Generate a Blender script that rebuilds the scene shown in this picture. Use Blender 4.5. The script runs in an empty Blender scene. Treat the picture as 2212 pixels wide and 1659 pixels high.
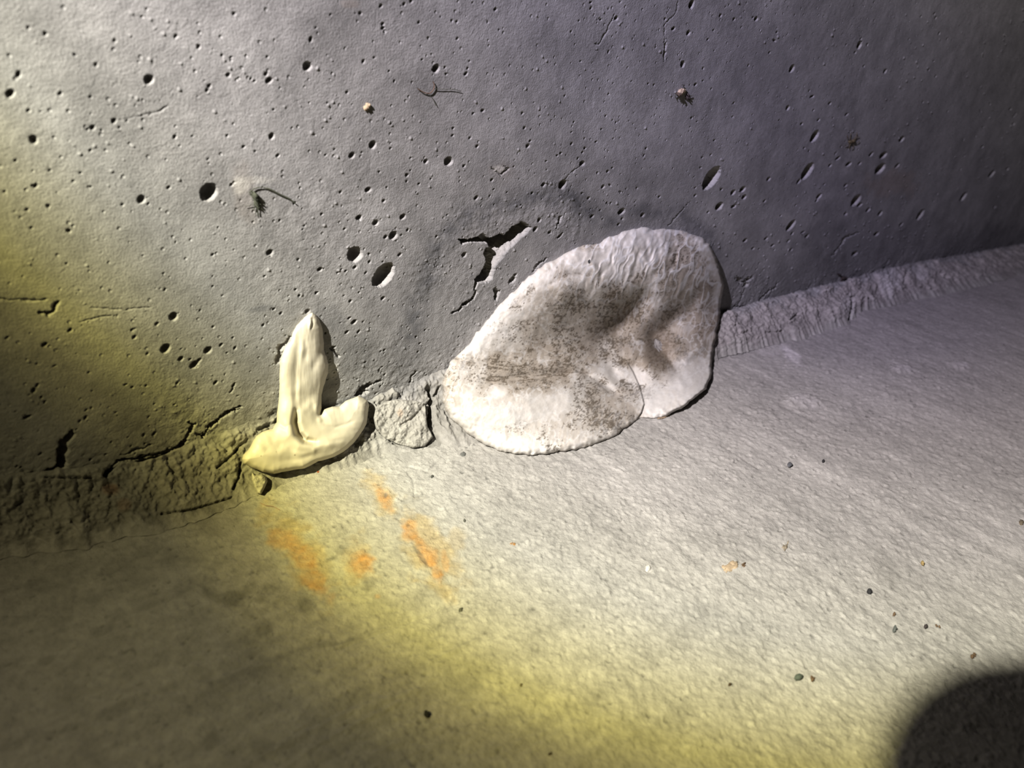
import bpy, math
import numpy as np
from mathutils import Matrix, Vector

# ------------------------------------------------------------------ camera
FPX = 1600.0
Nw = np.array([-1606., -1130., 1600.]); Nw /= np.linalg.norm(Nw)      # into the wall, seen from the camera
vx = -(Nw[1]*26 + Nw[2]*FPX)/(Nw[0] - .285*Nw[1])
Lx = np.array([vx, 26 - .285*vx, FPX]); Lx /= np.linalg.norm(Lx)      # along the wall/floor corner
Up = np.cross(Lx, Nw)
D = .34
r0 = np.array([0, 26, FPX]); H = D*(-Up @ r0)/(Nw @ r0)
R = np.stack([Lx, Nw, Up])                                            # world = R @ camera ray
CAM = np.array([0., -D, H])

scene = bpy.context.scene
COL = scene.collection
cd = bpy.data.cameras.new('camera'); cam = bpy.data.objects.new('camera', cd); COL.objects.link(cam)
cd.sensor_width = 36; cd.lens = FPX/2212*36; cd.clip_start = .005; cd.clip_end = 20
cd.dof.use_dof = True; cd.dof.focus_distance = .47; cd.dof.aperture_fstop = 9.0
M4 = Matrix.Identity(4)
for i in range(3):
    M4[i][0] = R[i, 0]; M4[i][1] = -R[i, 1]; M4[i][2] = -R[i, 2]; M4[i][3] = CAM[i]
cam.matrix_world = M4
scene.camera = cam

# ------------------------------------------------------------------ light
scene.view_settings.view_transform = 'Standard'; scene.view_settings.look = 'None'
scene.view_settings.gamma = 1; scene.view_settings.exposure = 0
scene.view_settings.use_curve_mapping = False
w = bpy.data.worlds.new('world'); scene.world = w; w.use_nodes = True
w.node_tree.nodes['Background'].inputs[0].default_value = (.9, .85, .7, 1)
w.node_tree.nodes['Background'].inputs[1].default_value = .002

LP = np.array([-.40, -.25, .64])          # hand torch, up and to the left of the camera
AIM = LP + np.array([.893, .202, -.408])
ld = bpy.data.lights.new('torch_light', 'SPOT'); lo = bpy.data.objects.new('torch_light', ld); COL.objects.link(lo)
lo.location = LP
lo.rotation_euler = Vector(AIM - LP).to_track_quat('-Z', 'Y').to_euler()
ld.energy = 146; ld.shadow_soft_size = .0045; ld.spot_size = math.radians(150); ld.spot_blend = .3
ld.use_nodes = True
nt = ld.node_tree; em = nt.nodes['Emission']
tc = nt.nodes.new('ShaderNodeTexCoord'); sx = nt.nodes.new('ShaderNodeSeparateXYZ')
nrm = nt.nodes.new('ShaderNodeVectorMath'); nrm.operation = 'NORMALIZE'
nt.links.new(tc.outputs['Normal'], nrm.inputs[0]); nt.links.new(nrm.outputs[0], sx.inputs[0])
ab = nt.nodes.new('ShaderNodeMath'); ab.operation = 'ABSOLUTE'; nt.links.new(sx.outputs['Z'], ab.inputs[0])
ac = nt.nodes.new('ShaderNodeMath'); ac.operation = 'ARCCOSINE'; nt.links.new(ab.outputs[0], ac.inputs[0])
mr = nt.nodes.new('ShaderNodeMapRange'); mr.inputs['From Min'].default_value = 0
mr.inputs['From Max'].default_value = math.radians(50); nt.links.new(ac.outputs[0], mr.inputs['Value'])
cr = nt.nodes.new('ShaderNodeValToRGB'); nt.links.new(mr.outputs[0], cr.inputs[0]); nt.links.new(cr.outputs[0], em.inputs['Color'])
BEAM = [(0, (.60, .55, .82), .70), (7, (.72, .67, .84), .72), (12, (.90, .84, .88), .79), (17, (1, .95, .90), .90), (21, (1, .97, .80), .86),
        (23.3, (1, .93, .52), .68), (24.8, (1, .89, .28), .47), (26.1, (1, .86, .30), .18), (28, (1, .88, .42), .060),
        (33, (1, .87, .5), .038), (50, (1, .88, .5), .022)]
while len(cr.color_ramp.elements) < len(BEAM): cr.color_ramp.elements.new(.5)
for e, (a, c, s) in zip(cr.color_ramp.elements, BEAM):
    e.position = a/50; e.color = (c[0]*s, c[1]*s, c[2]*s, 1)

# ------------------------------------------------------------------ helpers
def project(P):
    """world points -> pixels of the photograph, used to look features up on the real planes"""
    c = (P - CAM) @ R
    z = np.where(c[..., 2] > .03, c[..., 2], np.nan)
    return np.nan_to_num(c[..., 0]/z*FPX + 1106, nan=-9e4), np.nan_to_num(c[..., 1]/z*FPX + 829.5, nan=-9e4)
def rays(px, py):
    r = np.stack([np.asarray(px, float) - 1106, np.asarray(py, float) - 829.5, np.full(np.shape(px), FPX)], -1)
    return (r/np.linalg.norm(r, axis=-1, keepdims=True)) @ R.T
def on_wall(px, py):
    r = rays(px, py); return CAM + r*(D/r[..., 1])[..., None]
def on_floor(px, py):
    r = rays(px, py); return CAM + r*(H/-r[..., 2])[..., None]

def vnoise(x, y, scale, seed=0, sy=None):
    """smooth lattice noise in -1..1; scale = feature size in metres"""
    rng = np.random.RandomState(seed); T = rng.rand(256, 256).astype(np.float32)*2 - 1
    X = x/scale + 37.3*seed + 1000; Y = y/(sy or scale) + 17.1*seed + 1000
    i = np.floor(X).astype(np.int64); j = np.floor(Y).astype(np.int64)
    fx = X - i; fy = Y - j; fx = fx*fx*(3 - 2*fx); fy = fy*fy*(3 - 2*fy)
    i &= 255; j &= 255; i1 = (i + 1) & 255; j1 = (j + 1) & 255
    return (T[i, j]*(1 - fx) + T[i1, j]*fx)*(1 - fy) + (T[i, j1]*(1 - fx) + T[i1, j1]*fx)*fy
def fbm(x, y, scale, seed=0, n=4, gain=.55, sy=None):
    s = 0; a = 1; t = 0
    c, q = math.cos(.6), math.sin(.6)
    for k in range(n):
        s = s + a*vnoise(x, y, scale, seed + 7*k, sy); t += a; a *= gain
        scale /= 2.03; sy = sy/2.03 if sy else None
        if sy is None: x, y = c*x - q*y, q*x + c*y
    return s/t*1.6
def sstep(a, b, v):
    t = np.clip((v - a)/(b - a), 0, 1); return t*t*(3 - 2*t)
def seg_dist(x, y, pts, closed=False):
    d = np.full(x.shape, 1e9); n = len(pts); par = np.zeros(x.shape)
    for k in range(n if closed else n - 1):
        ax, ay = pts[k]; bx, by = pts[(k + 1) % n]
        vx_, vy_ = bx - ax, by - ay; l2 = vx_*vx_ + vy_*vy_ + 1e-9
        t = np.clip(((x - ax)*vx_ + (y - ay)*vy_)/l2, 0, 1)
        e = np.hypot(x - ax - t*vx_, y - ay - t*vy_)
        m = e < d; d = np.where(m, e, d); par = np.where(m, (k + t)/max(1, n - 1), par)
    return d, par
def poly_sdf(x, y, pts):
    d, _ = seg_dist(x, y, pts, True)
    ins = np.zeros(x.shape, bool); n = len(pts)
    for k in range(n):
        ax, ay = pts[k]; bx, by = pts[(k + 1) % n]
        c = ((ay > y) != (by > y)) & (x < (bx - ax)*(y - ay)/((by - ay) if by != ay else 1e-9) + ax)
        ins ^= c
    return np.where(ins, d, -d)
def tr(pts, ox, oy, s): return [(ox + a/s, oy + b/s) for a, b in pts]

ALBEDO = .62        # all paints are given against white paper at this reflectance
def mesh_from(name, V, F, mat, col=None, parent=None, smooth=True, flip=False):
    me = bpy.data.meshes.new(name)
    F = np.asarray(F, np.int32)
    if flip: F = F[:, ::-1]
    k = F.shape[1]
    me.vertices.add(len(V)); me.vertices.foreach_set('co', np.asarray(V, np.float32).ravel())
    me.loops.add(F.size); me.loops.foreach_set('vertex_index', F.ravel())
    me.polygons.add(len(F)); me.polygons.foreach_set('loop_start', np.arange(0, F.size, k, dtype=np.int32))
    me.polygons.foreach_set('use_smooth', np.full(len(F), smooth))
    me.update(calc_edges=True)
    if col is not None:
        col = np.asarray(col)*ALBEDO
        a = me.color_attributes.new('paint', 'FLOAT_COLOR', 'POINT')
        a.data.foreach_set('color', np.concatenate([col, np.ones((len(col), 1))], 1).astype(np.float32).ravel())
    me.materials.append(mat)
    o = bpy.data.objects.new(name, me); COL.objects.link(o)
    if parent: o.parent = parent
    return o
def grid_faces(nu, nv):
    i = np.arange(nu*nv).reshape(nu, nv)
    return np.stack([i[:-1, :-1], i[1:, :-1], i[1:, 1:], i[:-1, 1:]], -1).reshape(-1, 4)
def tag(o, label, cat, group=None):
    o['label'] = label; o['category'] = cat
    if group: o['group'] = group
    return o
def structure(o, label):
    o['kind'] = 'structure'; o['label'] = label; return o

def material(name, base, rough=.85, attr=True, var=.12, fine=.0012, bump=.25, bdist=.0004, pores=0, spec=.3, sss=0):
    m = bpy.data.materials.new(name); m.use_nodes = True; n = m.node_tree; B = n.nodes['Principled BSDF']
    B.inputs['Roughness'].default_value = rough; B.inputs['Specular IOR Level'].default_value = spec
    L = n.links.new
    if sss:
        B.inputs['Subsurface Weight'].default_value = sss; B.inputs['Subsurface Radius'].default_value = (1, .8, .5)
        B.inputs['Subsurface Scale'].default_value = .0015
    tcn = n.nodes.new('ShaderNodeTexCoord')
    n1 = n.nodes.new('ShaderNodeTexNoise'); n1.inputs['Scale'].default_value = 1/(fine*3); n1.inputs['Detail'].default_value = 6
    L(tcn.outputs['Object'], n1.inputs['Vector'])
    mp = n.nodes.new('ShaderNodeMapRange'); mp.inputs['From Min'].default_value = .3; mp.inputs['From Max'].default_value = .7
    mp.inputs['To Min'].default_value = 1 - var; mp.inputs['To Max'].default_value = 1 + var
    L(n1.outputs['Fac'], mp.inputs['Value'])
    sc = n.nodes.new('ShaderNodeVectorMath'); sc.operation = 'SCALE'
    if attr:
        at = n.nodes.new('ShaderNodeAttribute'); at.attribute_name = 'paint'; L(at.outputs['Color'], sc.inputs[0])
    else: sc.inputs[0].default_value = [c*.62 for c in base]
    L(mp.outputs[0], sc.inputs['Scale']); L(sc.outputs[0], B.inputs['Base Color'])
    n2 = n.nodes.new('ShaderNodeTexNoise'); n2.inputs['Scale'].default_value = 1/fine; n2.inputs['Detail'].default_value = 4
    n2.inputs['Roughness'].default_value = .6
    L(tcn.outputs['Object'], n2.inputs['Vector'])
    hgt = n2.outputs['Fac']
    if pores:
        vo = n.nodes.new('ShaderNodeTexVoronoi'); vo.inputs['Scale'].default_value = 1/pores; L(tcn.outputs['Object'], vo.inputs['Vector'])
        pr = n.nodes.new('ShaderNodeMapRange'); pr.inputs['From Min'].default_value = .06; pr.inputs['From Max'].default_value = .16
        pr.inputs['To Min'].default_value = -2.5; pr.inputs['To Max'].default_value = 0
        L(vo.outputs['Distance'], pr.inputs['Value'])
        ad = n.nodes.new('ShaderNodeMath'); ad.operation = 'ADD'; L(hgt, ad.inputs[0]); L(pr.outputs[0], ad.inputs[1]); hgt = ad.outputs[0]
    bp = n.nodes.new('ShaderNodeBump'); bp.inputs['Strength'].default_value = bump; bp.inputs['Distance'].default_value = bdist
    L(hgt, bp.inputs['Height']); L(bp.outputs[0], B.inputs['Normal'])
    return m

M_wall = material('wall_concrete', None, .82, fine=.0010, bump=.9, bdist=.0004, pores=.006, var=.10)
M_floor = material('floor_concrete', None, .8, fine=.0012, bump=1.0, bdist=.0005, var=.12)
M_fillet = material('rough_mortar', None, .9, fine=.0012, bump=.8, bdist=.0006, var=.15)
M_patch = material('white_plaster', None, .72, fine=.0011, bump=.22, bdist=.0003, var=.06)
M_putty = material('cream_putty', None, .5, fine=.003, bump=.12, bdist=.0003, var=.02, spec=.4, sss=.15)

# ------------------------------------------------------------------ features read off the photograph
# bug holes: (x, y, long axis, short axis, tilt of the long axis from vertical towards the right), crop pixels
def E_(lst, ox, oy, s):
    out = []
    for t in lst:
        t = tuple(t); x, y, a = t[:3]; b = t[3] if len(t) > 3 else a*.8; g = t[4] if len(t) > 4 else 35
        out.append((ox + x/s, oy + y/s, a/s/2, b/s/2, g))
    return out
PITS = E_([(120,480,45,32,15),(65,605,62,50,50),(290,217,30),(390,604,30),(183,178,24),(185,713,28),(620,418,26),(960,513,66,60),
 (735,780,38),(597,824,38),(565,835,20),(218,903,62,50,-30),(230,1200,34),(322,1100,22),(518,1118,20),(583,972,22),(585,626,20),
 (475,1170,18),(1127,882,28),(1088,1211,24,18),(912,1287,58,50),(790,1322,22),(1345,1240,128,104,35),(1492,1193,18),(445,1490,34,24,-60),
 (315,1332,24),(175,1356,24),(202,1472,20),(1133,234,28),(1280,300,30),(1510,88,22),(1490,370,20),(1723,365,18),(1472,483,32),
 (1350,555,28,22),(1335,585,30,18,0),(1617,507,18),(1640,522,18),(1715,478,28),(1735,518,50,35,55),(1982,428,62,56),(2005,255,36,24,10),
 (2038,178,16),(2133,95,16),(2112,664,15),(1765,707,15),(1750,878,42,32,20),(1465,873,18),(1570,946,22),(1645,975,16),(1790,1003,26),
 (2100,1000,16),(1340,1027,14),(1740,1630,45,36,50),(1375,1645,18),(2197,1240,20),(2075,1382,20),(1900,1310,20),(1805,1420,16),
 (1408,1468,14),(1135,1565,14),(1240,880,14),(30,1240,20),(100,1040,22),(820,780,18),(655,843,16),(770,825,18)], 0, 0, 2.989)
PITS += E_([(248,40,24),(400,28,22),(445,8,22),(262,155,22),(262,182,26),(985,60,22),(135,397,24),(205,372,15),(605,443,58,42,25),
 (663,435,17),(670,478,18),(797,476,28,18),(820,395,13),(515,386,13),(303,460,15),(335,525,18),(28,595,20),(905,715,24),(845,733,17),
 (715,829,17),(712,875,19),(822,891,17),(868,945,24,16),(1195,942,28),(1210,909,17),(193,935,54,42,25),(58,1003,44,34,35),(537,1042,32,24),
 (683,1042,62,52,35),(783,1072,22),(308,958,17),(123,983,14),(415,1130,26),(413,1170,17),(163,1225,42,30,50),(265,1296,22),(285,1210,14),
 (862,1277,34,21,40),(963,1161,22),(1296,1192,34,23,40),(1420,1190,70,44,30),(1545,1055,40,28,45),(1680,1205,28,18),(1587,1279,22),
 (1223,1247,19),(1800,1365,56,32,45),(1610,1396,30,19,45),(1935,1387,34,21,40),(1270,1420,32,22),(1245,1480,38,24,30),(105,1405,42,31,50),
 (388,1400,42,30,50),(213,1438,42,34,50),(327,1520,62,46,40),(278,1530,28),(420,1485,22),(785,1645,38,28),(605,1527,17),(370,1643,24),
 (1765,117,28,22),(1665,127,15),(1600,16,17),(1600,57,15),(2135,185,26,18,45),(1635,915,15),(1563,957,17),(1407,988,19),(1385,1003,15),
 (1960,958,17),(2198,415,46,26,10),(2043,1270,18),(1898,1213,14),(1780,1448,22,15),(1803,1412,18),(1763,790,13),(1545,1247,15),
 (1313,1040,13),(675,1388,13),(570,1155,13),(1535,395,13),(1475,203,14),(2080,122,15),(1972,540,13),(2010,548,12),(1525,133,13),
 (1335,1500,26,14,20),(438,1020,14),(440,1100,13),(950,1265,12),(975,1222,13),(1060,1240,12),(1662,1357,14),(1705,1310,16),(1730,1310,14),
 (1710,1105,20),(1740,1083,14),(1725,1195,20,10,-40)], 740, 0, 2.989)
PITS += E_([(42,28,64,30,22),(22,212,36,20,25),(230,100,24,12,25),(317,125,20,14),(460,122,32,20,30),(440,112,14),(593,208,14),
 (577,262,24,14,-50),(1128,291,58,24,22),(688,443,56,24,28),(1290,460,34,16,25),(67,547,24,15),(305,752,13),(660,696,36,18,25),
 (937,668,22,14),(820,623,30,14,60),(1044,740,28,12,40),(838,880,90,36,32),(863,775,24,12),(187,905,15),(752,800,18),(1398,898,48,23,35),
 (1278,1003,62,31,45),(1200,995,40,16,40),(1258,1090,92,42,42),(793,1105,132,48,33),(735,1172,42,16,35),(1055,1060,42,20,50),
 (937,1068,26,14),(988,1022,38,14,50),(170,1148,180,74,33),(370,1222,46,26,40),(308,1242,42,22,30),(380,1272,36,24,45),(220,1332,64,35,38),
 (313,1332,36,20,50),(233,1223,20,14),(538,1155,32,18,40),(865,1268,46,20,35),(850,1295,24,12,35),(1035,1196,28,14,40),(1100,1293,94,41,38),
 (1125,1322,38,20,50),(1180,1355,36,18,35),(1260,1377,44,20,35),(1033,1380,26,16),(1518,1385,82,27,33),(1797,1270,68,24,35),
 (1980,1122,60,20,38),(1920,948,24,11,35),(1370,1070,40,16,40),(1125,1055,26,12,40),(683,1455,92,32,38),(692,1508,26,13,40),
 (787,1523,34,17,40),(760,1500,32,11,60),(390,1553,32,19,45),(523,1540,28,15,45),(565,1585,26,14,45),(440,1605,20,14),(478,1608,13),
 (685,1612,24,14,40),(668,1555,24,12),(1235,1510,38,22,50),(1095,1637,46,25,50),(1395,1450,32,13,35),(513,1298,24,12),(150,1370,18,12),
 (65,1262,20,14),(65,1212,15,11),(770,957,15,11),(150,255,15,10),(2080,1090,26,11,35),(1640,215,20,8),(2100,705,20,9),(2120,800,20,9),
 (605,775,14,10),(108,1017,15,10),(830,712,14,9),(545,340,15,10),(290,1385,15,10),(617,1392,15,9),(900,1190,14,9),(1995,1335,24,10)], 1480, 0, 2.989)
PITS += E_([(1418,735,142,132,35),(1672,918,262,142,38),(1108,868,46,34,50),(1418,850,38,28,45),(1337,882,30,18,50),(1515,897,27,18),
 (1548,800,30,22),(1815,738,34,26,45),(662,717,56,46,50),(917,780,25),(620,927,25),(160,740,26),(162,927,18),(162,1018,20),(52,1235,22),
 (895,1046,26),(928,1100,28),(1080,1075,34,22,50),(1378,1147,30),(1665,1122,42,25,50),(703,1220,32,18,50),(768,1258,30),(1000,1240,52,36,50),
 (1410,1332,58,32,50),(1368,1298,36,18,50),(1347,1422,42,22,50),(1450,1417,34,20),(1490,1330,19),(125,1580,70,32,45),(240,1540,38,24,50),
 (345,1478,22),(170,1380,22),(615,1365,24,16),(362,1570,30,16),(325,118,28),(880,280,26),(750,433,22),(1123,380,26),(1290,183,26),
 (210,497,17),(970,480,18),(955,512,18),(1300,865,18),(2140,575,26,20),(1325,510,26,18),(1320,1100,14),(1455,1070,16),(1830,565,20),(1665,800,16)], 420, 370, 4.096)
PITS += E_([(1035,232,58,48,50),(988,425,66,52,50),(1245,436,54,38,50),(1163,523,62,40,50),(1192,495,30,18,50),(1082,486,38,26,50),
 (1323,405,26,16),(802,354,28),(788,311,22),(937,275,25),(416,313,34,22,60),(265,398,42,26,65),(200,670,36,30),(220,640,30,18),
 (160,830,54,22,70),(510,835,30,20),(475,857,22),(515,790,20,12),(545,778,18),(240,1053,28,16,60),(750,640,24,11,70),(325,525,24,13,70),
 (1060,632,21),(1290,630,30,18,50),(1407,423,24,16),(1575,285,20),(1275,296,17),(1197,197,15),(1138,490,17),(985,70,22,14),(1043,760,15),
 (265,740,22),(245,712,20),(40,357,28,14,60),(100,1128,20),(858,940,24,20,0),(920,935,34,18,50),(540,1088,22),(1055,1060,14)], 0, 600, 2.765)

HOLE_MAIN = tr([(480,470),(600,480),(700,455),(800,410),(850,465),(900,460),(960,430),(990,400),(1050,430),(1100,380),(1130,330),(1200,300),
 (1260,262),(1310,290),(1385,340),(1300,430),(1180,540),(1080,640),(1030,720),(960,790),(930,870),(910,960),(860,1000),(800,1012),(740,1005),
 (705,1080),(683,1110),(690,1020),(700,960),(760,890),(800,830),(830,720),(808,650),(820,580),(865,570),(850,525),(760,525),(700,512),
 (620,515),(540,550),(530,505)], 900, 430, 5.53)
HOLE_CORE = tr([(480,470),(600,480),(700,455),(800,410),(850,465),(900,460),(960,430),(990,400),(1050,430),(1100,380),(1130,330),(1200,300),
 (1260,262),(1310,290),(1345,322),(1230,410),(1130,490),(1010,570),(940,605),(915,700),(895,860),(880,920),(810,990),(740,1000),
 (705,1080),(683,1110),(690,1020),(700,960),(760,890),(800,830),(830,720),(808,650),(820,580),(865,570),(850,525),(760,525),(700,512),
 (620,515),(540,550),(530,505)], 900, 430, 5.53)
HOLE_SMALL = tr([(920,1080),(950,1050),(980,1100),(1010,1080),(1000,1130),(985,1165),(965,1215),(930,1205),(940,1130)], 900, 430, 5.53)
# (points, half width px, depth m)
CRACKS = [
 (tr([(715,1120),(685,1185),(620,1240),(540,1280),(500,1330),(420,1360)], 900, 430, 5.53), 3.2, .004),
 (tr([(1725,210),(1700,270),(1665,350)], 900, 430, 5.53), 2.2, .002),
 (tr([(1590,375),(1600,410)], 900, 430, 5.53), 2.6, .002),
 (tr([(1745,405),(1690,475)], 900, 430, 5.53), 2.2, .002),
 (tr([(1190,915),(1120,1000)], 900, 430, 5.53), 4.0, .003),
 (tr([(1570,705),(1490,760),(1440,800),(1390,870)], 900, 430, 5.53), 2.6, .002),
 (tr([(1440,770),(1370,805),(1300,850),(1250,900),(1220,960)], 0, 600, 2.765), 4.2, .004),
 (tr([(1175,940),(1215,945),(1220,975)], 0, 600, 2.765), 5, .004),
 (tr([(1130,860),(1150,890),(1110,960),(1080,1010),(1000,1040),(900,1060),(800,1085),(700,1095)], 0, 600, 2.765), 4.6, .006),
 (tr([(820,1084),(700,1095),(660,1140),(625,1185)], 0, 600, 2.765), 3.0, .004),
 (tr([(1170,870),(1150,905)], 0, 600, 2.765), 2.5, .003),
 (tr([(425,930),(400,975),(375,1000),(362,1080),(375,1110),(330,1165),(285,1160)], 0, 600, 2.765), 10.5, .008),
 (tr([(345,1180),(352,1230)], 0, 600, 2.765), 3, .003),
 (tr([(235,205),(310,205),(335,150)], 0, 600, 2.765), 6.0, .003),
 (tr([(-60,130),(270,130)], 0, 600, 2.765), 3.0, .0009),
 (tr([(470,265),(600,235),(700,225)], 0, 600, 2.765), 2.0, .0005),
 (tr([(540,180),(750,190),(890,175)], 0, 600, 2.765), 2.0, .0004),
 (tr([(1400,640),(1380,690)], 0, 600, 2.765), 3.0, .002),
 (tr([(1480,890),(1460,920),(1400,930)], 0, 600, 2.765), 4.0, .003),
 (tr([(900,1000),(850,1020),(720,1060)], 0, 600, 2.765), 3.0, .002),
 (tr([(265,660),(380,660),(430,630),(470,580),(530,540),(560,500)], 1500, 450, 3.107), 2.2, .003),
 (tr([(345,530),(300,640)], 1500, 450, 3.107), 1.5, .001),
 (tr([(915,325),(985,245),(1010,200),(1100,160)], 1500, 450, 3.107), 2.4, .0018),
 (tr([(290,470),(330,500),(380,470)], 1500, 450, 3.107), 5, .003),
 (tr([(330,520),(360,510)], 1500, 450, 3.107), 5, .003),
 (tr([(1200,425),(1240,438),(1265,420),(1310,340)], 1500, 450, 3.107), 3.0, .003),
 (tr([(1640,345),(1700,335),(1740,320)], 1500, 450, 3.107), 3.0, .003),
 (tr([(2105,1455),(2165,1390),(2235,1310)], 740, 0, 2.989), 1.6, .0008),
 (tr([(2092,250),(2080,320),(2077,380)], 740, 0, 2.989), 2.0, .0016),
 (tr([(1750,95),(1700,210),(1650,290),(1620,280)], 740, 0, 2.989), 1.6, .0006),
 (tr([(2165,0),(2150,90),(2080,150),(2075,400)], 740, 0, 2.989), 1.3, .0005),
 (tr([(960,1080),(1020,1130),(1070,1090),(1040,1070)], 740, 0, 2.989), 2.0, .0009),
 (tr([(1420,1180),(1500,1090),(1560,1060)], 740, 0, 2.989), 1.4, .0006),
 (tr([(960,745),(1040,710),(1080,680)], 0, 0, 2.989), 2.0, .0005),
 (tr([(740,785),(900,750),(1000,720)], 0, 0, 2.989), 1.6, .0003),
 (tr([(1540,545),(1900,500)], 420, 370, 4.096), 1.0, .0002),
 (tr([(580,360),(500,460),(480,560)], 480, 640, 3.95), 6, .003),
 (tr([(930,440),(1000,510)], 480, 640, 3.95), 3, .002),
 (tr([(940,440),(970,430)], 480, 640, 3.95), 3, .002),
 (tr([(1655,640),(1610,700),(1600,770)], 480, 640, 3.95), 2.6, .002),
 (tr([(1150,850),(1210,800),(1250,760)], 480, 640, 3.95), 7, .006),
 (tr([(1260,765),(1350,710)], 480, 640, 3.95), 2.6, .002),
 (tr([(170,1075),(90,1110),(60,1160)], 900, 420, 2.765), 3.2, .004),
]
UP_EDGE = [(-300,1075),(-50,1035),(100,1018),(240,1004),(330,978),(400,965),(470,940),(540,915),(620,895),(700,876),(760,872),(800,862),(860,838),(960,798),
 (1100,770),(1590,668),(1640,651),(1720,632),(1800,612),(1840,602),(1900,585),(1990,566),(2050,556),(2212,527),(2500,470)]
LO_EDGE = [(-300,1255),(0,1206),(200,1174),(350,1143),(500,1096),(570,1066),(660,1030),(760,1000),(840,978),(920,972),(1000,962),(1150,925),(1400,830),(1560,768),
 (1660,748),(1740,728),(1835,700),(1850,676),(1950,655),(2040,638),(2212,592),(2500,520)]
ue = np.array([on_wall(*p) for p in UP_EDGE]); le = np.array([on_floor(*p) for p in LO_EDGE])
def z_up(x): return np.interp(x, ue[:, 0], ue[:, 2]) + .0012*fbm(x, x*0, .012, 3) + .0006*vnoise(x, x*0, .002, 9)
def y_lo(x): return np.interp(x, le[:, 0], -le[:, 1]) + .0030*fbm(x, x*0, .018, 5) + .0014*vnoise(x, x*0, .0035, 8)

def carve(px, py, scale, wx, wy, wall=True):
    """depth below the plane (m) of every hole and crack; scale = metres per pixel"""
    dep = np.zeros(px.shape)
    jag = vnoise(wx, wy, .0016, 21)*1.6 + vnoise(wx, wy, .0006, 22)*1.0
    if wall:
        for (cx, cy, a, b, g) in PITS:
            m = (abs(px - cx) < a*1.6 + 2) & (abs(py - cy) < a*1.6 + 2)
            if not m.any(): continue
            b = max(b, 1.4); a = max(a, 1.6)
            X = px[m] - cx; Y = py[m] - cy; t = math.radians(g)
            u = X*math.sin(t) - Y*math.cos(t); v = X*math.cos(t) + Y*math.sin(t)
            r = np.sqrt((u/a)**2 + (v/b)**2) + jag[m]*.035
            s = scale[m].mean()
            dm = min(max(a*s*1.5, .0010), .0075)
            prof = np.clip(1 - r**3.2, 0, 1)**.55*dm
            dep[m] = np.maximum(dep[m], prof)
        for poly, dm, wdt in ((HOLE_MAIN, .013, 14), (HOLE_SMALL, .006, 4)):
            P = np.array(poly); m = (px > P[:, 0].min() - 4) & (px < P[:, 0].max() + 4) & (py > P[:, 1].min() - 4) & (py < P[:, 1].max() + 4)
            sd = poly_sdf(px[m], py[m], poly) + jag[m]*.9
            # the lower-right face of the hole slopes in; the upper one is sheer
            if poly is HOLE_MAIN:
                sc_ = poly_sdf(px[m], py[m], HOLE_CORE) + jag[m]*.9
                k = np.where(sc_ > 0, np.clip(.55 + sc_/7, 0, 1), .60*np.clip(sd, 0, 99)/(np.clip(sd, 0, 99) + np.clip(-sc_, 0, 99) + .5)) * np.clip(sd/2.5, 0, 1)
            else: k = np.clip(sd/wdt*1.2, 0, 1)**.75
            dep[m] = np.maximum(dep[m], dm*k)
    for pts, wd, dm in CRACKS:
        P = np.array(pts); m = (px > P[:, 0].min() - 12) & (px < P[:, 0].max() + 12) & (py > P[:, 1].min() - 12) & (py < P[:, 1].max() + 12)
        if not m.any(): continue
        wp = min(3.0, 1.2 + wd*.35)
        d, par = seg_dist(px[m] + wp*(vnoise(wx[m], wy[m], .0019, 23) + .6*vnoise(wx[m], wy[m], .0007, 25)), py[m] + wp*(vnoise(wx[m], wy[m], .0019, 24) + .6*vnoise(wx[m], wy[m], .0007, 26)), pts)
        ww = wd*(.55 + .35*vnoise(wx[m], wy[m], .004, 27) + .45*np.sin(np.pi*np.clip(par*.9 + .05, 0, 1))) + jag[m]*min(.9, wd*.28)
        dep[m] = np.maximum(dep[m], dm*sstep(0, 1, np.clip(1.25 - d/np.maximum(ww, .4), 0, 1)))
    return dep

def scatter(X, Y, n, seed, r0, r1, dens, sign=1, k=.8, pw=2.2, box=None):
    """n round grains (or pits) of random size spread over a regular grid by a density map"""
    rng = np.random.RandomState(seed); out = np.zeros(X.shape); xs = X[:, 0]; ys = Y[0]; fl = ys[-1] < ys[0]
    yy = -ys if fl else ys
    x0, x1, y0, y1 = box
    for i in range(n):
        cx = x0 + (x1 - x0)*rng.rand()**1.6; cy = rng.uniform(y0, y1); r = r0 + (r1 - r0)*rng.rand()**2.5; e = rng.uniform(.7, 1); a = rng.uniform(0, 3.14); q = rng.rand()
        r *= 1 + 1.1*cx
        i0, i1 = np.searchsorted(xs, (cx - r*1.2, cx + r*1.2)); c_ = -cy if fl else cy
        j0, j1 = np.searchsorted(yy, (c_ - r*1.2, c_ + r*1.2))
        if i1 - i0 < 2 or j1 - j0 < 2: continue
        if dens[(i0 + i1)//2, (j0 + j1)//2] < q: continue
        x = X[i0:i1, j0:j1] - cx; y = Y[i0:i1, j0:j1] - cy
        u = x*math.cos(a) + y*math.sin(a); v = (-x*math.sin(a) + y*math.cos(a))/e
        g = np.clip(1 - (u*u + v*v)/(r*r), 0, 1)**.5*r*k
        out[i0:i1, j0:j1] = np.maximum(out[i0:i1, j0:j1], g)
    return out*sign

def graded(stops):
    """coordinates with a locally varying step: [(from, step at that place), ...]"""
    xs = [stops[0][0]]
    pos = [s[0] for s in stops]; st = [s[1] for s in stops]
    while xs[-1] < pos[-1]: xs.append(xs[-1] + float(np.interp(xs[-1], pos, st)))
    return np.array(xs)

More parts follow.
